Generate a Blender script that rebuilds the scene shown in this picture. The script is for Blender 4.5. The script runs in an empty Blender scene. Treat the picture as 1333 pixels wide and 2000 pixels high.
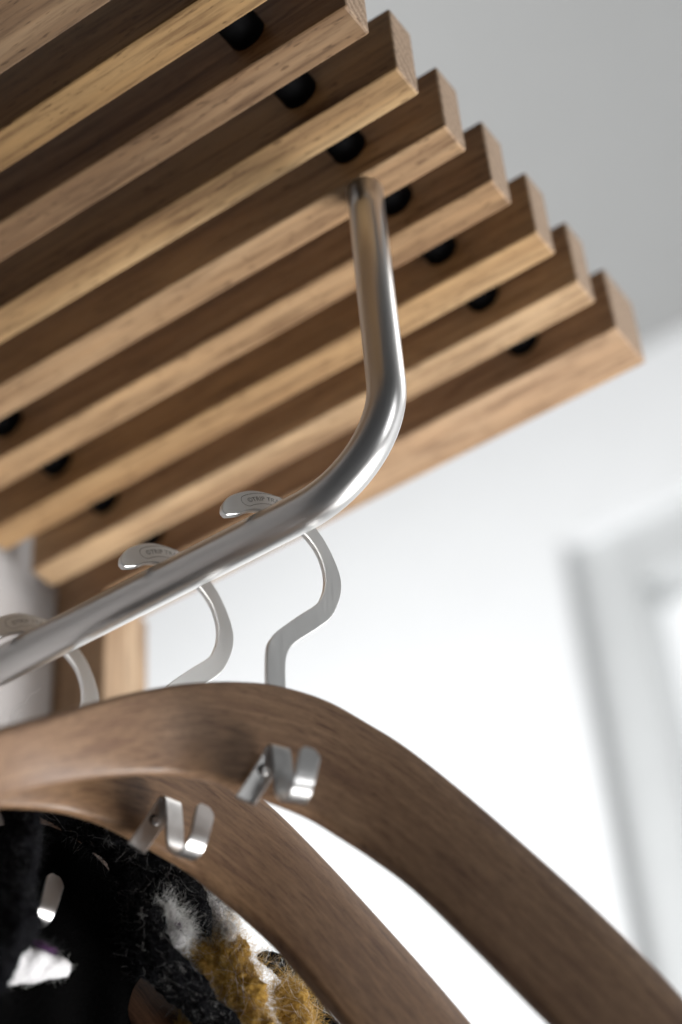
import bpy, bmesh, math, random
from mathutils import Vector, Matrix, noise

scene = bpy.context.scene
COL = scene.collection
Z0 = 1.0                                  # camera height above the floor

# ------------------------------------------------------------------ camera
F_PX = 3839.24
AX = Vector((0.81976784, -0.41421798, -0.39547964))   # world X in camera axes (right, down, forward)
AY = Vector((0.56915241, 0.51254983, 0.64292939))
AZ = Vector((-0.06360989, -0.75214103, 0.65592504))
cam_d = bpy.data.cameras.new('camera')
cam = bpy.data.objects.new('camera', cam_d)
COL.objects.link(cam)
right = Vector((AX[0], AY[0], AZ[0])); up = -Vector((AX[1], AY[1], AZ[1])); back = -Vector((AX[2], AY[2], AZ[2]))
m = Matrix((right, up, back)).transposed().to_4x4()
m.translation = (0, 0, Z0)
cam.matrix_world = m
cam_d.sensor_fit = 'VERTICAL'; cam_d.sensor_height = 36.0
cam_d.lens = F_PX / 2000 * 36
cam_d.clip_start = 0.05; cam_d.clip_end = 100
cam_d.dof.use_dof = True
cam_d.dof.focus_distance = 0.966
cam_d.dof.aperture_fstop = 2.8
cam_d.dof.aperture_blades = 9
scene.camera = cam

def ray(px, py):
    d = Vector(((px - 666.5) / F_PX, (py - 1000) / F_PX, 1.0))
    return Vector((AX.dot(d), AY.dot(d), AZ.dot(d)))
def at_plane(px, py, pt, n):
    """point where the sight line of a pixel meets a real plane (coordinates relative to the camera)"""
    d = ray(px, py)
    return d * (Vector(pt).dot(Vector(n)) / d.dot(Vector(n)))

# ------------------------------------------------------------------ world and lamps
world = bpy.data.worlds.new('World'); scene.world = world; world.use_nodes = True
bg = world.node_tree.nodes['Background']
bg.inputs[0].default_value = (0.93, 0.96, 1.0, 1); bg.inputs[1].default_value = 0.06
def area(name, loc, target, sx, sy, power, col=(1, 1, 1), spread=180):
    l = bpy.data.lights.new(name, 'AREA'); l.shape = 'RECTANGLE'; l.size = sx; l.size_y = sy
    l.energy = power; l.color = col; l.spread = math.radians(spread)
    o = bpy.data.objects.new(name, l); COL.objects.link(o)
    o.location = loc
    o.rotation_euler = (Vector(target) - Vector(loc)).to_track_quat('-Z', 'Y').to_euler()
    return o
area('wall_wash', (-2.1, 0.95, 1.75), (-1.0, 2.4, 2.6), 1.3, 1.3, 37, (0.985, 0.995, 1.0), 140)  # added unseen lamp that whitens the far wall
area('wall_wash_right', (2.6, 0.9, 1.7), (1.0, 2.4, 2.1), 1.3, 1.3, 36, (0.985, 0.995, 1.0), 120)  # second added unseen lamp, brightens the right part of the far wall
area('hanger_fill', (0.28, 1.47, 2.68), (-0.48, 0.5, 1.45), 0.6, 0.6, 0.9, (1, 0.99, 0.98), 80)  # added unseen fill lamp for hangers and hooks; no window stands here
area('low_fill', (0.7, 1.8, 0.22), (-0.45, 0.68, 1.80), 1.3, 1.0, 14.5, (1, 0.995, 0.985), 60)  # added unseen lamp lighting slat undersides from below; no floor is built
scene.view_settings.view_transform = 'Standard'
scene.view_settings.look = 'None'
scene.view_settings.exposure = 0
scene.view_settings.gamma = 1
scene.view_settings.use_curve_mapping = False
scene.render.engine = 'CYCLES'

# ------------------------------------------------------------------ helpers
def tag(o, label=None, cat=None, group=None, kind=None):
    if label: o['label'] = label
    if cat: o['category'] = cat
    if group: o['group'] = group
    if kind: o['kind'] = kind
    return o
def link_mesh(name, me, mat, parent=None):
    o = bpy.data.objects.new(name, me)
    if mat and not me.materials: me.materials.append(mat)
    COL.objects.link(o)
    if parent: o.parent = parent
    return o
def bm_obj(name, bm, mat, parent=None, smooth=False):
    me = bpy.data.meshes.new(name)
    bmesh.ops.recalc_face_normals(bm, faces=bm.faces)
    if smooth:
        for f in bm.faces: f.smooth = True
    bm.to_mesh(me); bm.free()
    return link_mesh(name, me, mat, parent)
def empty(name, loc=(0, 0, 0), rz=0):
    o = bpy.data.objects.new(name, None); o.empty_display_size = 0.05
    COL.objects.link(o); o.location = loc; o.rotation_euler = (0, 0, rz)
    return o
def box_bm(x0, x1, y0, y1, z0, z1, bev=0, seg=2):
    bm = bmesh.new()
    bmesh.ops.create_cube(bm, size=1)
    for v in bm.verts:
        v.co = Vector(((x0 + x1) / 2 + v.co.x * (x1 - x0), (y0 + y1) / 2 + v.co.y * (y1 - y0), (z0 + z1) / 2 + v.co.z * (z1 - z0)))
    if bev:
        bmesh.ops.bevel(bm, geom=list(bm.edges), offset=bev, segments=seg, profile=0.5, affect='EDGES')
    return bm
def catmull(pts, n):
    """n samples per span through the points (any dimension)"""
    P = [tuple(p) for p in pts]; out = []
    for i in range(len(P) - 1):
        p0 = P[max(i - 1, 0)]; p1 = P[i]; p2 = P[i + 1]; p3 = P[min(i + 2, len(P) - 1)]
        for k in range(n):
            t = k / n; t2 = t * t; t3 = t2 * t
            out.append(tuple(0.5 * (2 * b + (c - a) * t + (2 * a - 5 * b + 4 * c - d) * t2 + (3 * b - a - 3 * c + d) * t3)
                             for a, b, c, d in zip(p0, p1, p2, p3)))
    out.append(P[-1])
    return out
def tube_bm(bm, pts, rad, sides=16, cap=True, uvl=None):
    """parallel-transport tube; rad is a number or f(i, angle)"""
    pts = [Vector(p) for p in pts]; n = len(pts)
    T = [(pts[min(i + 1, n - 1)] - pts[max(i - 1, 0)]).normalized() for i in range(n)]
    ref = Vector((0, 1, 0)) if abs(T[0].y) < 0.9 else Vector((1, 0, 0))
    N = (ref - T[0] * ref.dot(T[0])).normalized(); rings = []
    for i in range(n):
        N = (N - T[i] * N.dot(T[i])).normalized(); B = T[i].cross(N)
        ring = []
        for k in range(sides):
            a = 2 * math.pi * k / sides
            r = rad(i, a) if callable(rad) else rad
            ring.append(bm.verts.new(pts[i] + (N * math.cos(a) + B * math.sin(a)) * r))
        rings.append(ring)
    for i in range(n - 1):
        for k in range(sides):
            f = bm.faces.new((rings[i][k], rings[i][(k + 1) % sides], rings[i + 1][(k + 1) % sides], rings[i + 1][k]))
            f.smooth = True
    if cap:
        bm.faces.new(rings[0]); bm.faces.new(rings[-1])
    return rings

# ------------------------------------------------------------------ materials
class NT:
    def __init__(s, name):
        s.m = bpy.data.materials.new(name); s.m.use_nodes = True
        s.t = s.m.node_tree; s.n = s.t.nodes; s.b = s.n['Principled BSDF']
    def add(s, typ, **kw):
        nd = s.n.new(typ)
        for k, v in kw.items():
            if k.startswith('i_'):
                nd.inputs[int(k[2:])].default_value = v
            else: setattr(nd, k, v)
        return nd
    def l(s, a, ao, b, bi): s.t.links.new(a.outputs[ao], b.inputs[bi])
    def ramp(s, stops):
        r = s.n.new('ShaderNodeValToRGB'); e = r.color_ramp.elements
        while len(e) < len(stops): e.new(0.5)
        for k, (p, c) in enumerate(stops):
            e[k].position = p; e[k].color = (*c, 1) if len(c) == 3 else c
        return r
    def mix(s, typ, fac=None):
        x = s.n.new('ShaderNodeMix'); x.data_type = 'RGBA'; x.blend_type = typ
        if fac is not None: x.inputs[0].default_value = fac
        return x     # inputs 0 fac, 6 A, 7 B; output 2

def wood_material(name, light, mid, dark, coord='Object', along=(1, 1, 1), rough=0.48, tint=False, streak=0.6, pore=0.35, spec=0.35, g=1.0):
    w = NT(name)
    tc = w.add('ShaderNodeTexCoord'); info = w.add('ShaderNodeObjectInfo')
    off = w.add('ShaderNodeVectorMath', operation='SCALE'); off.inputs[3].default_value = 37.0
    comb = w.add('ShaderNodeCombineXYZ')
    for k in range(3): w.l(info, 'Random', comb, k)
    w.l(comb, 0, off, 0)
    add = w.add('ShaderNodeVectorMath', operation='ADD')
    sc = w.add('ShaderNodeVectorMath', operation='MULTIPLY'); sc.inputs[1].default_value = along
    w.l(tc, coord, sc, 0); w.l(sc, 0, add, 0); w.l(off, 0, add, 1)
    # broad growth bands
    n1 = w.add('ShaderNodeTexNoise'); n1.inputs['Scale'].default_value = 55 * g; n1.inputs['Detail'].default_value = 4; n1.inputs['Distortion'].default_value = 0.6
    w.l(add, 0, n1, 'Vector')
    r1 = w.ramp([(0.22, dark), (0.5, mid), (0.8, light)]); w.l(n1, 0, r1, 0)
    # fine streaks
    n2 = w.add('ShaderNodeTexNoise'); n2.inputs['Scale'].default_value = 260 * g; n2.inputs['Detail'].default_value = 5; n2.inputs['Roughness'].default_value = 0.65
    w.l(add, 0, n2, 'Vector')
    r2 = w.ramp([(0.34, (0.42, 0.36, 0.33)), (0.5, (0.95, 0.95, 0.95)), (0.68, (1.2, 1.17, 1.12))]); w.l(n2, 0, r2, 0)
    mx = w.mix('MULTIPLY', streak); w.l(r1, 0, mx, 6); w.l(r2, 0, mx, 7)
    # pores: short dark dashes
    ps = w.add('ShaderNodeVectorMath', operation='MULTIPLY'); ps.inputs[1].default_value = (3.2, 1, 1)
    w.l(add, 0, ps, 0)
    n3 = w.add('ShaderNodeTexNoise'); n3.inputs['Scale'].default_value = 460 * g; n3.inputs['Detail'].default_value = 2
    w.l(ps, 0, n3, 'Vector')
    r3 = w.ramp([(0.27, (0.3, 0.25, 0.22)), (0.38, (1, 1, 1))]); w.l(n3, 0, r3, 0)
    mp = w.mix('MULTIPLY', pore); w.l(mx, 2, mp, 6); w.l(r3, 0, mp, 7)
    # sparse dark figure lines
    n4 = w.add('ShaderNodeTexNoise'); n4.inputs['Scale'].default_value = 95 * g; n4.inputs['Detail'].default_value = 3; n4.inputs['Distortion'].default_value = 1.2
    w.l(add, 0, n4, 'Vector')
    r4 = w.ramp([(0.27, (0.30, 0.21, 0.19)), (0.39, (1, 1, 1))]); w.l(n4, 0, r4, 0)
    mf = w.mix('MULTIPLY', 0.75); w.l(mp, 2, mf, 6); w.l(r4, 0, mf, 7)
    n5 = w.add('ShaderNodeTexNoise'); n5.inputs['Scale'].default_value = 16; n5.inputs['Detail'].default_value = 3
    w.l(add, 0, n5, 'Vector')
    r5 = w.ramp([(0.3, (0.74, 0.66, 0.60)), (0.7, (1.16, 1.14, 1.10))]); w.l(n5, 0, r5, 0)
    md = w.mix('MULTIPLY', 0.8); w.l(mf, 2, md, 6); w.l(r5, 0, md, 7)
    mf = md
    last = mf
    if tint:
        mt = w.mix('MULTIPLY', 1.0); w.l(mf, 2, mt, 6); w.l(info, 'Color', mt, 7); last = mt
    w.l(last, 2, w.b, 'Base Color')
    w.b.inputs['Roughness'].default_value = rough
    w.b.inputs['Specular IOR Level'].default_value = spec
    bp = w.add('ShaderNodeBump'); bp.inputs['Strength'].default_value = 0.18; bp.inputs['Distance'].default_value = 0.0006
    w.l(n2, 0, bp, 'Height'); w.l(bp, 0, w.b, 'Normal')
    return w.m

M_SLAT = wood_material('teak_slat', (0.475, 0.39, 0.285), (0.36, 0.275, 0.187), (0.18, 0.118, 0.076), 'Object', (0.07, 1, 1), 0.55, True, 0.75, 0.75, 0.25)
M_HANG = wood_material('walnut_veneer', (0.30, 0.195, 0.122), (0.235, 0.146, 0.088), (0.145, 0.081, 0.052), 'UV', (0.10, 1, 1), 0.42, True, 0.75, 0.85, 0.38, 4.6)

def end_grain():
    w = NT('teak_end_grain')
    tc = w.add('ShaderNodeTexCoord'); info = w.add('ShaderNodeObjectInfo')
    off = w.add('ShaderNodeVectorMath', operation='SCALE'); off.inputs[3].default_value = 0.6
    comb = w.add('ShaderNodeCombineXYZ')
    for k in range(3): w.l(info, 'Random', comb, k)
    w.l(comb, 0, off, 0)
    add = w.add('ShaderNodeVectorMath', operation='ADD'); w.l(tc, 'Object', add, 0); w.l(off, 0, add, 1)
    wv = w.add('ShaderNodeTexWave', wave_type='RINGS', rings_direction='X'); wv.inputs['Scale'].default_value = 45; wv.inputs['Distortion'].default_value = 3.5
    wv.inputs['Detail'].default_value = 3; w.l(add, 0, wv, 'Vector')
    r1 = w.ramp([(0.1, (0.22, 0.15, 0.10)), (0.8, (0.31, 0.225, 0.155))]); w.l(wv, 0, r1, 0)
    n = w.add('ShaderNodeTexNoise'); n.inputs['Scale'].default_value = 900; n.inputs['Detail'].default_value = 2; w.l(add, 0, n, 'Vector')
    r2 = w.ramp([(0.36, (0.35, 0.3, 0.28)), (0.48, (1, 1, 1))]); w.l(n, 0, r2, 0)
    mx = w.mix('MULTIPLY', 0.8); w.l(r1, 0, mx, 6); w.l(r2, 0, mx, 7)
    w.l(mx, 2, w.b, 'Base Color'); w.b.inputs['Roughness'].default_value = 0.75; w.b.inputs['Specular IOR Level'].default_value = 0.2
    return w.m
M_END = end_grain()
def steel(name, base, rough, stretch, coord='Object', bump=0.05):
    w = NT(name)
    tc = w.add('ShaderNodeTexCoord')
    sc = w.add('ShaderNodeVectorMath', operation='MULTIPLY'); sc.inputs[1].default_value = stretch
    w.l(tc, coord, sc, 0)
    n = w.add('ShaderNodeTexNoise'); n.inputs['Scale'].default_value = 900; n.inputs['Detail'].default_value = 4
    w.l(sc, 0, n, 'Vector')
    mr = w.add('ShaderNodeMapRange'); mr.inputs[3].default_value = rough - 0.07; mr.inputs[4].default_value = rough + 0.09
    w.l(n, 0, mr, 0); w.l(mr, 0, w.b, 'Roughness')
    w.b.inputs['Base Color'].default_value = (*base, 1); w.b.inputs['Metallic'].default_value = 1
    bp = w.add('ShaderNodeBump'); bp.inputs['Strength'].default_value = bump; bp.inputs['Distance'].default_value = 0.0002
    w.l(n, 0, bp, 'Height'); w.l(bp, 0, w.b, 'Normal')
    return w.m
M_RAIL = steel('brushed_steel_rail', (0.64, 0.63, 0.62), 0.31, (0.04, 1, 1), 'UV', 0.1)
M_HOOK = steel('brushed_steel_hook', (0.86, 0.86, 0.85), 0.38, (1, 1, 0.05), 'Object', 0.05)
M_PEG = steel('satin_steel_peg', (0.68, 0.67, 0.66), 0.3, (1, 1, 0.15), 'Object', 0.03)
def plain(name, col, rough=0.6, spec=0.3, noise_amt=0.0, scale=40, bump=0):
    w = NT(name)
    w.b.inputs['Base Color'].default_value = (*col, 1); w.b.inputs['Roughness'].default_value = rough
    w.b.inputs['Specular IOR Level'].default_value = spec
    if noise_amt or bump:
        tc = w.add('ShaderNodeTexCoord'); n = w.add('ShaderNodeTexNoise'); n.inputs['Scale'].default_value = scale; n.inputs['Detail'].default_value = 5
        w.l(tc, 'Object', n, 'Vector')
        if noise_amt:
            r = w.ramp([(0.25, tuple(c * (1 - noise_amt) for c in col)), (0.75, tuple(c * (1 + noise_amt) for c in col))])
            w.l(n, 0, r, 0); w.l(r, 0, w.b, 'Base Color')
        if bump:
            bp = w.add('ShaderNodeBump'); bp.inputs['Strength'].default_value = bump; bp.inputs['Distance'].default_value = 0.002
            w.l(n, 0, bp, 'Height'); w.l(bp, 0, w.b, 'Normal')
    return w.m
M_RUBBER = plain('black_rubber', (0.0022, 0.0022, 0.0025), 0.7, 0.04, 0.2, 300, 0.1)
M_ETCH = plain('etched_mark', (0.26, 0.25, 0.235), 0.7, 0.3, 0.15, 900)
M_WALL = plain('white_wall_paint', (0.87, 0.875, 0.88), 0.85, 0.2, 0.015, 9, 0.05)
M_LWALL = plain('grey_wall_paint', (0.46, 0.44, 0.435), 0.85, 0.2, 0.03, 12, 0.06)
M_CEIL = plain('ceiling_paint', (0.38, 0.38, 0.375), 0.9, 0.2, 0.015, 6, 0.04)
M_FRAME = plain('window_frame_paint', (0.60, 0.61, 0.61), 0.5, 0.4, 0.02, 10)
def wool(name, a, b, scale=500, sheen=0.15):
    w = NT(name)
    tc = w.add('ShaderNodeTexCoord'); n = w.add('ShaderNodeTexNoise'); n.inputs['Scale'].default_value = scale; n.inputs['Detail'].default_value = 4
    w.l(tc, 'Object', n, 'Vector')
    r = w.ramp([(0.3, a), (0.7, b)]); w.l(n, 0, r, 0); w.l(r, 0, w.b, 'Base Color')
    w.b.inputs['Roughness'].default_value = 0.95; w.b.inputs['Specular IOR Level'].default_value = 0.08 if sheen else 0.0
    w.b.inputs['Sheen Weight'].default_value = sheen
    bp = w.add('ShaderNodeBump'); bp.inputs['Strength'].default_value = 0.7; bp.inputs['Distance'].default_value = 0.002
    w.l(n, 0, bp, 'Height'); w.l(bp, 0, w.b, 'Normal')
    return w.m
M_WBLACK = wool('black_wool', (0.004, 0.004, 0.005), (0.011, 0.011, 0.012), 500, 0.0)
M_WGREY = wool('grey_wool', (0.05, 0.05, 0.055), (0.16, 0.16, 0.165))
M_WWHITE = wool('white_wool', (0.62, 0.60, 0.62), (0.82, 0.81, 0.81), 700)
M_WGOLD = wool('mustard_wool', (0.22, 0.115, 0.016), (0.46, 0.28, 0.06), 420)
M_WPURP = wool('purple_wool', (0.03, 0.008, 0.035), (0.08, 0.03, 0.09))
M_FIB_B = plain('black_fibre', (0.02, 0.02, 0.022), 0.6, 0.3)
M_FIB_G = plain('grey_fibre', (0.42, 0.41, 0.40), 0.55, 0.4)
M_FIB_W = plain('white_fibre', (0.80, 0.79, 0.77), 0.6, 0.3)
M_FIB_Y = plain('mustard_fibre', (0.50, 0.31, 0.075), 0.6, 0.3)
M_COAT_SHADE = wool('felt_shade_black', (0.002, 0.002, 0.002), (0.004, 0.004, 0.004), 800, 0.0)

# ------------------------------------------------------------------ setting: far wall with a window, ceiling, near wall
YW = 2.4
CEIL = Z0 + 1.0313 * YW
def plane_obj(name, x0, x1, y0, y1, z0, z1, mat, kind='structure'):
    o = bm_obj(name, box_bm(x0, x1, y0, y1, z0, z1), mat); o['kind'] = kind; return o
# window opening (traced on the wall plane)
tl = at_plane(1088, 1062, (0, YW, 0), (0, 1, 0))
WX0, WZ1 = tl.x, tl.z + Z0
WX1, WZ0 = WX0 + 1.15, WZ1 - 1.35
wall_bm = bmesh.new()
for (x0, x1, z0, z1) in ((-4, WX0, 0, CEIL), (WX1, 4, 0, CEIL), (WX0, WX1, WZ1, CEIL), (WX0, WX1, 0, WZ0)):
    b = box_bm(x0, x1, YW, YW + 0.22, z0, z1)
    me = bpy.data.meshes.new('t'); b.to_mesh(me); b.free(); wall_bm.from_mesh(me); bpy.data.meshes.remove(me)
far_wall = bm_obj('wall_far', wall_bm, M_WALL); far_wall['kind'] = 'structure'
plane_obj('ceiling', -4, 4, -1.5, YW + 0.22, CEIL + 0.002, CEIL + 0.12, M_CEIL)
plane_obj('wall_left', -0.95, -0.720, -0.8, 0.836, 0, CEIL, M_LWALL)
win = empty('window', ((WX0 + WX1) / 2, YW + 0.15, WZ0))
tag(win, 'pale grey framed window set back in the white far wall', 'window')
cx, cz = (WX0 + WX1) / 2, WZ0
def wpart(name, x0, x1, y0, y1, z0, z1, mat, bev=0.004):
    return bm_obj(name, box_bm(x0 - cx, x1 - cx, y0 - YW - 0.15, y1 - YW - 0.15, z0 - cz, z1 - cz, bev), mat, win)
fw = 0.115
wpart('frame', WX0 - 0.001, WX0 + fw, YW + 0.035, YW + 0.17, WZ0, WZ1, M_FRAME)
wpart('frame', WX1 - fw, WX1 + 0.001, YW + 0.035, YW + 0.17, WZ0, WZ1, M_FRAME)
wpart('frame', WX0 + fw, WX1 - fw, YW + 0.037, YW + 0.168, WZ1 - fw, WZ1 + 0.001, M_FRAME)
wpart('frame', WX0 + fw, WX1 - fw, YW + 0.037, YW + 0.168, WZ0 - 0.001, WZ0 + fw, M_FRAME)
wp = NT('daylit_pane'); wp.b.inputs['Emission Color'].default_value = (0.97, 0.99, 1, 1); wp.b.inputs['Emission Strength'].default_value = 1.0
wp.b.inputs['Base Color'].default_value = (0.1, 0.1, 0.1, 1); wp.b.inputs['Roughness'].default_value = 0.1
wpart('pane', WX0 + fw - 0.004, WX1 - fw + 0.004, YW + 0.13, YW + 0.14, WZ0 + fw - 0.004, WZ1 - fw + 0.004, wp.m, 0)

# ------------------------------------------------------------------ slatted rack
SL0, SL1 = -0.700, -0.2825
ZB = 0.8379 + Z0; SH = 0.0527; PITCH = 0.04707; SW = 0.02185; WIDE = 0.038
rack = empty('coat_rack', ((SL0 + SL1) / 2, 0.62, ZB))
tag(rack, 'wall mounted coat rack of parallel teak slats with a bent steel rail below', 'coat rack')
RC = Vector(((SL0 + SL1) / 2, 0.62, ZB))
tints = [(0.46, 0.40, 0.35), (0.66, 0.54, 0.36), (0.56, 0.47, 0.39), (0.80, 0.69, 0.51), (0.80, 0.68, 0.56), (0.90, 0.77, 0.62), (0.98, 0.83, 0.62), (1.06, 0.95, 0.82), (1.08, 0.96, 0.88)]  # wood tone per slat, with light falloff painted in: near slats darker
slat_y = []
rng = random.Random(4)
for k in range(9):
    y1 = 0.5267 + (k - 2) * PITCH; w = SW
    y0 = y1 - w
    if k == 8: y1 = y0 + WIDE
    if k == 0: y0 = y1 - WIDE
    slat_y.append((y0, y1))
    xl = SL0 if k < 8 else -0.7195
    yc = (y0 + y1) / 2; xc = (xl + SL1) / 2
    dx = rng.uniform(-0.0007, 0.0007)
    bm = box_bm(xl - xc, SL1 - xc + dx, y0 - yc, y1 - yc, 0, SH, 0.0015, 2)
    # long edges cut so the grain noise has vertices along the board is not needed: box stays cheap
    s = bm_obj('slat', bm, M_SLAT, rack)
    s.location = Vector((xc, yc, ZB)) - RC
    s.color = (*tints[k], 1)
    s.data.materials.append(M_END)
    for f in s.data.polygons:
        if abs(f.normal.x) > 0.9: f.material_index = 1
# spacers between slats, on the two tie-rod lines
sp_me = None
for k in range(8):
    ya, yb = slat_y[k][1], slat_y[k + 1][0]
    for xs in (-0.3425, -0.6350):
        if sp_me is None:
            bm = bmesh.new(); L = yb - ya + 0.001
            prof = [(-L / 2, 0.0098), (-L / 2 + 0.0012, 0.0106), (L / 2 - 0.0012, 0.0106), (L / 2, 0.0098)]
            rings = []
            for (yy, r) in prof:
                rings.append([bm.verts.new((r * math.cos(2 * math.pi * q / 28), yy, r * math.sin(2 * math.pi * q / 28))) for q in range(28)])
            for a, b in zip(rings, rings[1:]):
                for q in range(28):
                    f = bm.faces.new((a[q], a[(q + 1) % 28], b[(q + 1) % 28], b[q])); f.smooth = True
            bm.faces.new(rings[0]); bm.faces.new(rings[-1])
            o = bm_obj('spacer', bm, M_RUBBER, rack); sp_me = o.data
        else:
            o = link_mesh('spacer', sp_me, None, rack)
        o.location = Vector((xs, (ya + yb) / 2, ZB + 0.0255)) - RC
# upright under the back slat, fixed to the near wall
pb = box_bm(-0.7195 - RC.x, -0.6745 - RC.x, 0.7870 - RC.y, 0.8315 - RC.y, -0.75, -0.0005, 0.0012, 2)
post = bm_obj('upright', pb, wood_material('teak_upright', (0.475, 0.39, 0.285), (0.36, 0.275, 0.187), (0.18, 0.118, 0.076), 'Object', (1, 1, 0.07), 0.55, True, 0.6, 0.4, 0.25), rack)
post.color = (1.0, 0.94, 0.9, 1)
# steel rail: down from slat 4, bend, run parallel to the slats, bend, up again
YR = 0.6099; ZR = 0.6345 + Z0; RR = 0.0100; BR = 0.055
path = []
XA, XB = -0.3425, -0.6350
for z in (ZB + 0.004, ZB - 0.02, ZB - 0.05, ZB - 0.08, ZB - 0.11): path.append((XA, YR, z))
for a in range(0, 19):
    t = math.pi / 2 * a / 18
    path.append((XA - BR + BR * math.cos(t), YR, ZR + BR - BR * math.sin(t)))
for x in [XA - BR - 0.02 * i for i in range(1, 9)]: path.append((x, YR, ZR))
BL = 0.040
for a in range(0, 15):
    t = math.pi / 2 * a / 14
    path.append((XB + BL - BL * math.sin(t), YR, ZR + BL - BL * math.cos(t)))
for z in (ZB - 0.1, ZB - 0.05, ZB + 0.004): path.append((XB, YR, z))
path = [Vector(p) - RC for p in path]
bm = bmesh.new(); uvl = bm.loops.layers.uv.new('UVMap')
S = 40
rings = tube_bm(bm, path, RR, S)
acc = [0]
for a, b in zip(path, path[1:]): acc.append(acc[-1] + (b - a).length)
vi = {}
for i, r in enumerate(rings):
    for k, v in enumerate(r): vi[v] = (i, k)
for f in bm.faces:
    ks = [vi[l.vert][1] for l in f.loops]
    wrap = max(ks) - min(ks) > 2
    for l in f.loops:
        i, k = vi[l.vert]
        if wrap and k == 0: k = S
        l[uvl].uv = (acc[i], k / S * 2 * math.pi * RR)
rail = bm_obj('hanging_rail', bm, M_RAIL, rack)

# ------------------------------------------------------------------ coat hangers
mm = 0.001
def L3(u, v, n=0): return Vector((u * mm, -n * mm, v * mm))     # hanger frame: u along the hanger, v up, n towards the face
# wooden body: pairs (upper edge, lower edge, outward kick of the lower edge)
PAIRS = [(-214, -226, -210, -250, -28), (-190, -199, -186, -229, -29), (-160, -172, -157, -206, -28), (-131, -151, -129, -187, -26), (-109, -138.6, -100, -173.6, -22),
         (-85, -125, -76, -165.4, -17), (-61, -113, -55, -160, -12), (-40, -105, -35, -157.4, -6), (-20, -99.5, -18, -158.5, -2), (0, -96.5, -4, -160, 0),
         (25, -98, 14, -163.5, 0), (47, -105, 30, -169.5, 0), (67, -113, 45, -175.5, 0), (94, -128.5, 64, -184.5, 0), (124, -148, 88, -201.5, 0),
         (151, -166.5, 114, -221.6, 0), (177, -187, 140, -241, 0), (204, -214, 166, -263, 0), (226, -241, 192, -286, 0), (240, -262, 212, -303, 0)]
def body_mesh():
    st = []
    for uu, uv_, lu, lv, q in PAIRS:
        c = 26.0 * (uu / 130.0) ** 2 if abs(uu) < 130 else 26.0 + 0.40 * (abs(uu) - 130)     # arms sweep forward
        st.append((uu - 0.594 * c, uv_ - 1.01 * c, c, lu - 0.594 * (q + c), lv - 1.01 * (q + c), q + c))
    st = catmull(st, 7)
    bm = bmesh.new(); uvl = bm.loops.layers.uv.new('UVMap')
    HT = 3.8; R = 3.1
    rings = []; prev = None; s = 0; svals = []; tvals = []
    n_st = len(st)
    for i, (a, b, c, d, e, f) in enumerate(st):
        U = Vector((a, b, c)); Lw = Vector((d, e, f))
        mid = (U + Lw) / 2
        if prev is not None: s += (mid - prev).length
        prev = mid
        ed = min(i, n_st - 1 - i)                                  # round the two arm ends off
        k = 1.0 if ed >= 5 else math.sqrt(max(0.05, 1 - (1 - ed / 5) ** 2))
        w = (U - Lw); wl = w.length * k / 2; w.normalize()
        T = Vector(st[min(i + 1, n_st - 1)][:3]) - Vector(st[max(i - 1, 0)][:3]); T.normalize()
        nn = T.cross(w).normalized()
        if nn.z < 0: nn = -nn
        ring = []; tv = []
        prof = []
        for (cx_, cy_, a0) in ((wl - R, HT - R, 0), (-(wl - R), HT - R, 90), (-(wl - R), -(HT - R), 180), (wl - R, -(HT - R), 270)):
            for q in range(5):
                an = math.radians(a0 + 90 * q / 4)
                prof.append((cx_ + R * math.cos(an), cy_ + R * math.sin(an) * (1.0)))
        # flat faces get inner points so the twist stays smooth
        full = prof[:5] + [(y, HT + 0.5 * (1 - (y / (wl - R)) ** 2)) for y in [(wl - R) * t for t in (0.6, 0.2, -0.2, -0.6)]] + prof[5:10] + prof[10:15] \
               + [((wl - R) * t, -HT) for t in (-0.6, -0.2, 0.2, 0.6)] + prof[15:]
        t = 0; last = None
        for (pw, pn) in full:
            P = mid + w * pw + nn * pn
            if last: t += math.hypot(pw - last[0], pn - last[1])
            last = (pw, pn)
            ring.append(bm.verts.new(L3(P.x, P.y, P.z))); tv.append(pw + (0 if pn > 0 else 90))
        rings.append(ring); svals.append(s); tvals.append(tv)
    idx = {}
    for i, r in enumerate(rings):
        for k, v in enumerate(r): idx[v] = (i, k)
    n = len(rings[0])
    for i in range(n_st - 1):
        for k in range(n):
            f = bm.faces.new((rings[i][k], rings[i][(k + 1) % n], rings[i + 1][(k + 1) % n], rings[i + 1][k])); f.smooth = True
    bm.faces.new(rings[0]); bm.faces.new(rings[-1])
    for f in bm.faces:
        for l in f.loops:
            i, k = idx[l.vert]
            l[uvl].uv = (svals[i] * mm, tvals[i][k] * mm)
    bmesh.ops.recalc_face_normals(bm, faces=bm.faces)
    me = bpy.data.meshes.new('body'); bm.to_mesh(me); bm.free()
    me.materials.append(M_HANG)
    return me
# flat steel hook: outer and inner outline, 3.2 mm plate
OUT = [(-25.4, 3.6), (-24.6, 8.2), (-20.1, 14.6), (-10.9, 21.0), (-2.0, 23.2), (8, 22.4), (19, 17), (28.0, 7.3), (33.4, -2), (37.6, -13.6), (39.0, -23.0), (37.4, -33.3), (32.2, -45.8), (24.4, -55.0),
       (13.1, -66.0), (8.7, -71.4), (6.3, -77.2), (5.2, -84.1), (4.8, -96.4), (4.8, -112)]
INN = [(-22.6, 0.8), (-16.3, 3.8), (-11.6, 7.6), (-5, 10.3), (2.5, 9.9), (10, 9.0), (16, 6.2), (22.3, 0.6), (26.8, -6.2), (29.6, -15.6), (29.9, -24.8), (28.1, -32.7), (24.1, -40.5), (13.9, -50.8),
       (2.1, -63.4), (-2.4, -70.3), (-4.0, -76.4), (-4.7, -86.8), (-5.0, -96.8), (-5.0, -112)]
HTK = 1.7
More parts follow.
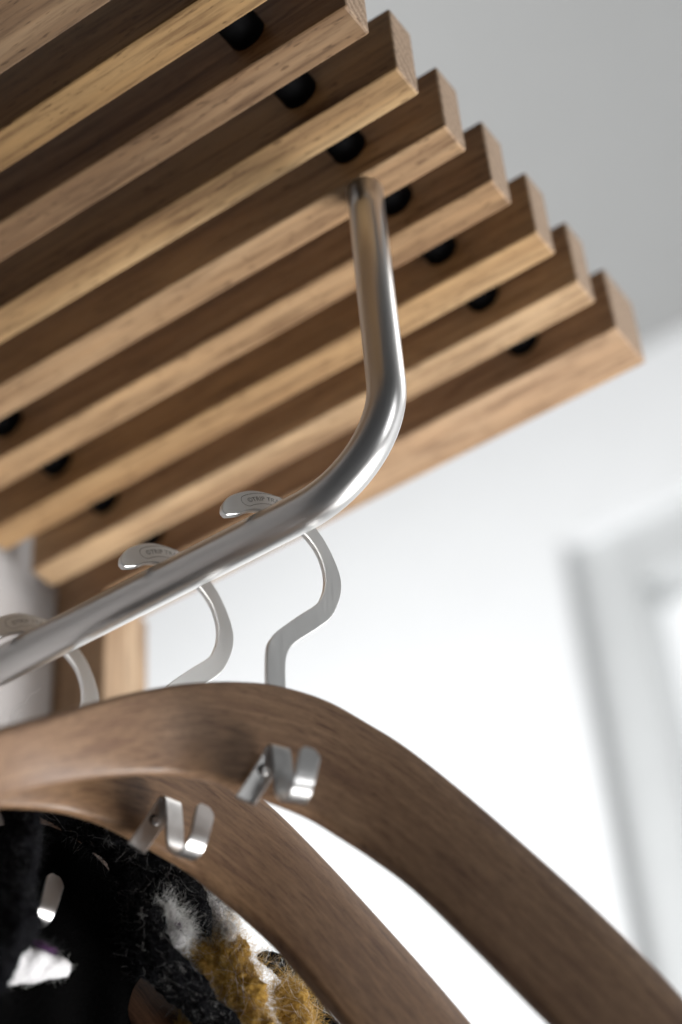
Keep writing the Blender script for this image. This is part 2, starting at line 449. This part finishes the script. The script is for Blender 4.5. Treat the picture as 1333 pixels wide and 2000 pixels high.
def hook_mesh():
    o = catmull(OUT, 6); i_ = catmull(INN, 6)
    bm = bmesh.new(); st = []
    ch = 0.45
    n = len(o)
    for k in range(n):
        O = Vector(o[k]); I = Vector(i_[k]); d = (O - I).normalized()
        ring = []
        for (p, nn) in ((O - d * ch, HTK), (O, HTK - ch), (O, -HTK + ch), (O - d * ch, -HTK), (I + d * ch, -HTK), (I, -HTK + ch), (I, HTK - ch), (I + d * ch, HTK)):
            ring.append(bm.verts.new(L3(p.x, p.y, nn)))
        st.append(ring)
    for a, b in zip(st, st[1:]):
        for q in range(8):
            f = bm.faces.new((a[q], a[(q + 1) % 8], b[(q + 1) % 8], b[q]))
    # rounded tip: extrude the first ring to a short nose
    tip = Vector((-25.4, 3.6)) * 0.5 + Vector((-22.6, 0.8)) * 0.5 + Vector((-0.9, -1.3))
    nose = []
    for q, v in enumerate(st[0]):
        c = Vector((tip.x * mm, 0, tip.y * mm)); p = v.co
        nose.append(bm.verts.new(Vector((c.x + (p.x - c.x) * 0.55, p.y * 0.8, c.z + (p.z - c.z) * 0.55))))
    for q in range(8): bm.faces.new((st[0][q], st[0][(q + 1) % 8], nose[(q + 1) % 8], nose[q]))
    bm.faces.new(nose); bm.faces.new(st[-1])
    bmesh.ops.recalc_face_normals(bm, faces=bm.faces)
    me = bpy.data.meshes.new('hook'); bm.to_mesh(me); bm.free(); me.materials.append(M_HOOK)
    return me
# stamped lettering and its outline, following the bend of the hook
AC = Vector((4.0, -5.0)); AR = 24.3
def arc_pt(s, h, n):
    a = math.radians(129) - s / AR
    r = AR + h
    return L3(AC.x + r * math.cos(a), AC.y + r * math.sin(a), n)
def letter_mesh():
    cu = bpy.data.curves.new('lettering', 'FONT'); cu.body = '\u00a9TRIP TRAP'; cu.size = 3.7; cu.offset = 0.045; cu.space_character = 1.04
    to = bpy.data.objects.new('lettering_tmp', cu); COL.objects.link(to)
    dg = bpy.context.evaluated_depsgraph_get()
    me = bpy.data.meshes.new_from_object(to.evaluated_get(dg))
    bpy.data.objects.remove(to)
    bm = bmesh.new(); bm.from_mesh(me); bpy.data.meshes.remove(me)
    for v in bm.verts: v.co = arc_pt(v.co.x + 0.6, v.co.y - 1.35, HTK + 0.03)
    # outline: two arcs and two round ends
    Lx = 24.5; hh = 3.3; pts = []
    for k in range(25): pts.append((Lx * k / 24, hh))
    for k in range(1, 12): a = math.pi / 2 - math.pi * k / 12; pts.append((Lx + hh * math.cos(a), hh * math.sin(a)))
    for k in range(25): pts.append((Lx - Lx * k / 24, -hh))
    for k in range(1, 12): a = -math.pi / 2 - math.pi * k / 12; pts.append((hh * math.cos(a), hh * math.sin(a)))
    c = Vector((Lx / 2, 0)); va = []; vb = []
    for i, p in enumerate(pts):
        q0 = Vector(pts[i - 1]); q1 = Vector(pts[(i + 1) % len(pts)]); t = (q1 - q0).normalized(); nn = Vector((-t.y, t.x))
        for lst, w in ((va, 0.16), (vb, -0.16)):
            P = Vector(p) + nn * w; lst.append(bm.verts.new(arc_pt(P.x, P.y, HTK + 0.03)))
    for i in range(len(pts)):
        j = (i + 1) % len(pts); bm.faces.new((va[i], va[j], vb[j], vb[i]))
    me = bpy.data.meshes.new('lettering'); bm.to_mesh(me); bm.free(); me.materials.append(M_ETCH)
    return me
# bent steel peg on the face of the hanger: (left u,v  right u,v  n)
PEG = [(-24.6, -164.5, -15.6, -167, 4.6), (-18, -152.5, -9.0, -155, 7.0), (-12.8, -142, -3.9, -144.5, 9.0), (-11.8, -139.4, -3.0, -140.6, 9.7), (-11.3, -138.4, -2.2, -138.8, 10.6), (-10.8, -139.2, -1.4, -139.4, 12.0),
       (-10.6, -141.5, -0.9, -141.3, 12.9), (-10.2, -152, -0.3, -151.6, 13.2), (-10.0, -162, -0.1, -161.4, 13.3), (-9.4, -167, 0.5, -166.6, 14.6), (-8.9, -170.6, 1.1, -170.2, 17.6), (-8.9, -172.2, 1.1, -171.6, 21.5),
       (-9.1, -171.2, 0.9, -170.6, 25.4), (-8.9, -168.2, 1.1, -167.6, 28.2), (-8.0, -163.5, 2.2, -163.2, 29.0), (-6.8, -157.5, 3.6, -157.5, 29.2), (-5.8, -153.2, 4.6, -153.6, 29.2), (-4.8, -150.6, 3.9, -151.2, 29.2), (-2.9, -149.0, 2.0, -149.4, 29.2)]
def peg_mesh():
    st = catmull([tuple(float(x) for x in p) for p in PEG], 6)
    bm = bmesh.new(); rings = []
    TH = 0.95
    C = [Vector(((a + c) / 2, (b + d) / 2, n)) for a, b, c, d, n in st]
    for i, (a, b, c, d, n) in enumerate(st):
        lft = Vector((a, b, n)); rgt = Vector((c, d, n)); w = rgt - lft; wl = w.length / 2; w.normalize()
        T = (C[min(i + 1, len(C) - 1)] - C[max(i - 1, 0)]).normalized()
        N = T.cross(w).normalized()
        ring = []
        r = 0.5
        for pw, pn in ((-wl + r, TH), (-wl, TH - r), (-wl, -TH + r), (-wl + r, -TH), (wl - r, -TH), (wl, -TH + r), (wl, TH - r), (wl - r, TH)):
            P = C[i] + w * pw + N * pn
            ring.append(bm.verts.new(L3(P.x, P.y, P.z)))
        rings.append(ring)
    for a, b in zip(rings, rings[1:]):
        for q in range(8):
            f = bm.faces.new((a[q], a[(q + 1) % 8], b[(q + 1) % 8], b[q])); f.smooth = False
    bm.faces.new(rings[0]); bm.faces.new(rings[-1])
    bmesh.ops.recalc_face_normals(bm, faces=bm.faces)
    me = bpy.data.meshes.new('peg'); bm.to_mesh(me); bm.free(); me.materials.append(M_PEG)
    return me
def screw_meshes():
    # dark countersunk hole ring and a domed screw head on the back plate
    c = Vector((-12.6, -150.6)); out = []; dn = 1.45
    bm = bmesh.new()
    prof = [(3.0, 7.0), (2.9, 7.12), (2.2, 7.05)]
    rings = [[bm.verts.new(L3(c.x + r * math.cos(2 * math.pi * q / 20), c.y + r * math.sin(2 * math.pi * q / 20), n + dn + 0.19 * r * math.sin(2 * math.pi * q / 20))) for q in range(20)] for r, n in prof]
    for a, b in zip(rings, rings[1:]):
        for q in range(20): bm.faces.new((a[q], a[(q + 1) % 20], b[(q + 1) % 20], b[q]))
    bm.faces.new(rings[-1])
    me = bpy.data.meshes.new('screw_recess'); bm.to_mesh(me); bm.free(); me.materials.append(M_RUBBER); out.append(me)
    bm = bmesh.new(); c2 = c + Vector((0.5, -0.3))
    prof = [(2.05, 7.0), (2.0, 7.5), (1.6, 8.0), (0.9, 8.25)]
    rings = [[bm.verts.new(L3(c2.x + r * math.cos(2 * math.pi * q / 20), c2.y + r * math.sin(2 * math.pi * q / 20), n + dn + 0.19 * r * math.sin(2 * math.pi * q / 20))) for q in range(20)] for r, n in prof]
    for a, b in zip(rings, rings[1:]):
        for q in range(20): f = bm.faces.new((a[q], a[(q + 1) % 20], b[(q + 1) % 20], b[q])); f.smooth = True
    bm.faces.new(rings[-1])
    me = bpy.data.meshes.new('screw'); bm.to_mesh(me); bm.free(); me.materials.append(M_PEG); out.append(me)
    return out
ME_BODY, ME_HOOK, ME_LET, ME_PEG = body_mesh(), hook_mesh(), letter_mesh(), peg_mesh()
ME_REC, ME_SCR = screw_meshes()
def make_hanger(x, phi_wood, phi_hook, label, tint):
    h = empty('coat_hanger', (x, YR, ZR), math.radians(90 - phi_wood))
    tag(h, label, 'coat hanger', 'wooden hangers on the steel rail')
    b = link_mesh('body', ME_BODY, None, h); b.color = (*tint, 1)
    hk = link_mesh('hook', ME_HOOK, None, h); hk.rotation_euler = (0, 0, math.radians(phi_wood - phi_hook))
    link_mesh('lettering', ME_LET, None, hk)
    pg = link_mesh('peg', ME_PEG, None, h)
    link_mesh('screw_recess', ME_REC, None, pg); link_mesh('screw', ME_SCR, None, pg)
    return h
H1 = make_hanger(-0.4187, 28, 28, 'brown wooden hanger nearest the bend of the steel rail, nothing draped on it', (1, 1, 1))
H2 = make_hanger(-0.4840, 14, 24, 'brown wooden hanger in the middle of the three, fluffy scarf just behind it', (1.0, 0.98, 0.92))
H3 = make_hanger(-0.5745, 10, 28, 'wooden hanger in painted shade nearest the grey wall, wrapped by the black and mustard scarf', (0.45, 0.36, 0.32))  # tint darkens its wood in place of deep shade

# ------------------------------------------------------------------ wool scarf and black coat and painted shade on the third hanger
def plane3(x, phi):
    p = math.radians(phi)
    return Vector((x, YR, 0)), Vector((math.cos(p), -math.sin(p), 0))
def on(px, py, x, phi=12):
    o, n = plane3(x, phi)
    return at_plane(px, py, o, n) + Vector((0, 0, Z0))
PXM = 0.96 / F_PX
scarf_o = on(150, 1640, -0.535)
scarf = empty('scarf', scarf_o)
tag(scarf, 'chunky fluffy scarf of black, white and mustard wool draped behind the wooden hangers', 'scarf')
FIB = {'b': [], 'g': [], 'w': [], 'y': []}
def strand(name, pts, mat, fib, nf, flen, seed, ply=3, lump=0.24, sides=30, spread=0.5, wild=1.0):
    """pts: (px, py, x of its plane, radius in px)"""
    P = [(*on(a, b, x), r * PXM) for a, b, x, r in pts]
    P = catmull(P, 14)
    C = [Vector(p[:3]) - scarf_o for p in P]; R = [p[3] for p in P]
    def rad(i, a):
        base = R[i]
        if i == 0 or i == len(P) - 1: base *= 0.35
        elif i == 1 or i == len(P) - 2: base *= 0.75
        tw = abs(math.sin(1.5 * (a + i * 0.16 * 3 / ply + seed)))
        q = C[i] * 90 + Vector((math.cos(a), math.sin(a), seed * 3.1)) * 1.3
        return base * (0.74 + 0.2 * tw + lump * noise.noise(q) + lump * 0.7 * noise.noise(q * 3.1) + lump * 0.5 * noise.noise(q * 8.3))
    bm = bmesh.new(); rings = tube_bm(bm, C, rad, sides)
    o = bm_obj(name, bm, mat, scarf)
    # fibres leave the surface mostly along the strand
    rr = random.Random(seed)
    n = len(C)
    for _ in range(nf * 7):
        i = rr.randrange(1, n - 1); a = rr.uniform(0, 2 * math.pi)
        T = (C[i + 1] - C[i - 1]).normalized()
        A = T.cross(Vector((0.3, 0.5, 0.8))).normalized(); B = T.cross(A)
        nrm = A * math.cos(a) + B * math.sin(a)
        p = C[i] + nrm * R[i] * rr.uniform(0.6, 0.95)
        d = (T * rr.choice((-1, 1)) * rr.uniform(0.3, 1.0) + nrm * rr.uniform(0.05, spread) + Vector((rr.gauss(0, .3), rr.gauss(0, .3), rr.gauss(-.15, .3))) * wild).normalized()
        ln = flen * rr.uniform(0.4, 1.3) * (0.5 * R[i] + 0.004)
        poly = [p]; step = ln / 6
        curl = Vector((rr.gauss(0, 1), rr.gauss(0, 1), rr.gauss(0, 1))) * 0.42
        for k in range(6):
            d = (d + curl + Vector((rr.gauss(0, .14), rr.gauss(0, .14), rr.gauss(0, .14))) - nrm * 0.06 * k).normalized()
            p = p + d * step; poly.append(p)
        key = fib if isinstance(fib, str) and len(fib) == 1 else rr.choice(fib)
        FIB[key].append((poly, rr.uniform(0.00003, 0.00008)))
    return o
# black yarns
strand('black_strand', [(20, 1540, -.520, 36), (48, 1600, -.520, 36), (40, 1650, -.520, 40), (42, 1700, -.520, 30), (28, 1750, -.520, 38), (34, 1800, -.520, 44), (5, 1860, -.522, 34), (-25, 1930, -.525, 36)], M_WBLACK, 'b', 260, 0.9, 1)
strand('black_strand', [(75, 1560, -.545, 24), (130, 1592, -.545, 30), (185, 1625, -.54, 34), (235, 1668, -.535, 38), (270, 1720, -.53, 42), (285, 1790, -.53, 46), (290, 1860, -.53, 44), (340, 1920, -.53, 34), (400, 1975, -.53, 32), (450, 2040, -.53, 32)], M_WBLACK, 'bbbbbbbg', 620, 1.0, 2)
strand('black_strand', [(215, 1620, -.525, 20), (270, 1655, -.522, 30), (320, 1700, -.520, 36), (365, 1745, -.520, 34), (392, 1790, -.522, 26), (402, 1830, -.525, 14)], M_WBLACK, 'bbbbbg', 520, 1.1, 3)
strand('black_strand', [(262, 1740, -.527, 20), (300, 1835, -.522, 28), (345, 1895, -.520, 30), (392, 1950, -.520, 30), (440, 2010, -.520, 30), (470, 2060, -.520, 30)], M_WBLACK, 'bbbbbbbg', 420, 1.0, 4)
strand('grey_strand', [(370, 1700, -.545, 14), (405, 1728, -.545, 20), (430, 1765, -.545, 20), (447, 1798, -.545, 13)], M_WGREY, 'gggbby', 260, 1.7, 5)
strand('grey_strand', [(60, 1555, -.57, 14), (110, 1572, -.57, 20), (170, 1600, -.565, 20), (215, 1630, -.56, 14)], M_WGREY, 'gby', 150, 1.2, 51)
# white tufts
strand('white_tuft', [(305, 1762, -.524, 12), (322, 1785, -.524, 22), (336, 1815, -.524, 20), (352, 1850, -.524, 14)], M_WWHITE, 'w', 300, 1.7, 6, lump=0.35)
strand('white_tuft', [(344, 1792, -.526, 10), (358, 1808, -.526, 17), (366, 1828, -.526, 10)], M_WWHITE, 'wg', 130, 1.5, 7, lump=0.35)
strand('white_tuft', [(392, 1762, -.53, 14), (412, 1785, -.53, 26), (406, 1815, -.53, 20), (404, 1842, -.53, 14)], M_WWHITE, 'wg', 280, 1.6, 8, lump=0.35)
strand('white_tuft', [(436, 1800, -.520, 8), (449, 1817, -.520, 14), (452, 1838, -.520, 8)], M_WWHITE, 'w', 90, 1.3, 9, lump=0.3)
strand('white_tuft', [(-30, 1890, -.545, 30), (30, 1880, -.545, 42), (85, 1882, -.545, 34), (135, 1895, -.545, 14)], M_WWHITE, 'w', 60, 0.6, 10, lump=0.12)
strand('purple_strand', [(60, 1838, -.538, 6), (85, 1848, -.536, 9), (112, 1862, -.538, 6)], M_WPURP, 'b', 60, 1.2, 12)
strand('purple_strand', [(338, 1800, -.521, 5), (346, 1808, -.520, 8), (350, 1822, -.521, 5)], M_WPURP, 'b', 30, 1.2, 13)
# mustard yarns
strand('mustard_strand', [(432, 1812, -.528, 14), (442, 1850, -.528, 34), (455, 1900, -.528, 48), (472, 1955, -.528, 52), (495, 2030, -.528, 54)], M_WGOLD, 'yyyyyyyyyw', 650, 1.7, 14, lump=0.34, spread=0.22, wild=0.6)
strand('mustard_strand', [(375, 1836, -.534, 16), (392, 1880, -.534, 36), (420, 1935, -.534, 44), (455, 2000, -.534, 46), (475, 2050, -.534, 46)], M_WGOLD, 'yyyyyyyyyw', 450, 1.7, 15, lump=0.34, spread=0.22, wild=0.6)
strand('mustard_strand', [(548, 1922, -.532, 18), (566, 1948, -.532, 34), (578, 1985, -.532, 40), (588, 2040, -.532, 42)], M_WGOLD, 'yyyyyyyyyw', 400, 1.6, 16, lump=0.34, spread=0.22, wild=0.6)
strand('mustard_strand', [(362, 1925, -.545, 14), (372, 1960, -.545, 26), (380, 2020, -.545, 30)], M_WGOLD, 'y', 160, 0.9, 17, lump=0.25)
strand('black_strand', [(505, 1868, -.545, 10), (545, 1880, -.545, 22), (580, 1915, -.545, 22), (620, 1965, -.545, 22), (650, 2020, -.545, 24)], M_WBLACK, 'bbw', 160, 1.2, 18)
# a few long stray hairs above the front hanger
for a in ([(22, 1398), (32, 1380), (50, 1372), (58, 1358), (70, 1352), (80, 1344)], [(28, 1402), (36, 1390), (44, 1388)], [(2, 1400), (10, 1396), (14, 1390)]):
    poly = [on(px, py, -.50) - scarf_o for px, py in a]
    low = on(a[0][0] - 15, 1560, -.52) - scarf_o
    FIB['w'].append(([low, (low + poly[0]) / 2 + Vector((0.002, 0, 0))] + [Vector(q) for q in catmull(poly, 3)], 0.00015))
for key, mat, nm in (('b', M_FIB_B, 'black_fibre'), ('g', M_FIB_G, 'grey_fibre'), ('w', M_FIB_W, 'white_fibre'), ('y', M_FIB_Y, 'mustard_fibre')):
    V = []; Fc = []
    for poly, r in FIB[key]:
        base = len(V); n = len(poly)
        for i, p in enumerate(poly):
            T = (poly[min(i + 1, n - 1)] - poly[max(i - 1, 0)]).normalized()
            A = T.cross(Vector((0.2, 0.9, 0.4))).normalized(); B = T.cross(A)
            rr = r * (1 - 0.5 * i / n)
            for k in range(3):
                an = 2.0944 * k; V.append(p + (A * math.cos(an) + B * math.sin(an)) * rr)
        for i in range(n - 1):
            for k in range(3):
                a = base + i * 3 + k; b = base + i * 3 + (k + 1) % 3
                Fc.append((a, b, b + 3, a + 3))
    me = bpy.data.meshes.new(nm); me.from_pydata([tuple(v) for v in V], [], Fc); me.polygons.foreach_set('use_smooth', [True] * len(me.polygons))
    o = link_mesh(nm, me, mat, scarf); o['kind'] = 'stuff'

# black coat on the third hanger; its upper part stands for shade on the wood
top = [(-90, 1640), (-20, 1622), (60, 1615), (115, 1632), (172, 1676), (215, 1722), (255, 1775), (305, 1835), (360, 1898), (430, 1975), (520, 2060), (600, 2120)]
top = catmull(top, 5)
bm = bmesh.new(); rows = []
NR = 14
for i, (px, py) in enumerate(top):
    col_f, col_b = [], []
    a = on(px, py, -.561, 10); bz = on(px, 2200, -.561, 10)
    for k in range(NR + 1):
        t = k / NR
        p = a.lerp(Vector((a.x, a.y, bz.z)), t)
        fold = 0.004 * math.sin(i * 0.55 + 0.6 * t) * t + 0.002 * noise.noise(p * 30)
        nrm = Vector((math.cos(math.radians(10)), -math.sin(math.radians(10)), 0))
        col_f.append(p + nrm * (0.004 + fold)); col_b.append(p + nrm * (-0.004 + fold))
    rows.append((col_f, col_b))
co = rows[6][0][0].copy()
vf = [[bm.verts.new(p - co) for p in r[0]] for r in rows]; vb = [[bm.verts.new(p - co) for p in r[1]] for r in rows]
n = len(rows)
for i in range(n - 1):
    for k in range(NR):
        bm.faces.new((vf[i][k], vf[i + 1][k], vf[i + 1][k + 1], vf[i][k + 1])); bm.faces.new((vb[i][k], vb[i][k + 1], vb[i + 1][k + 1], vb[i + 1][k]))
    bm.faces.new((vf[i][0], vb[i][0], vb[i + 1][0], vf[i + 1][0])); bm.faces.new((vf[i][NR], vf[i + 1][NR], vb[i + 1][NR], vb[i][NR]))
for i in (0, n - 1):
    for k in range(NR): bm.faces.new((vf[i][k], vf[i][k + 1], vb[i][k + 1], vb[i][k]))
coat = bm_obj('coat', bm, M_COAT_SHADE, None, True); coat.location = co  # coat, its upper part standing for shade on the hanger wood
tag(coat, 'plain black felt coat hung on the wooden hanger nearest the grey wall, doubling as the shade on its wood', 'coat')
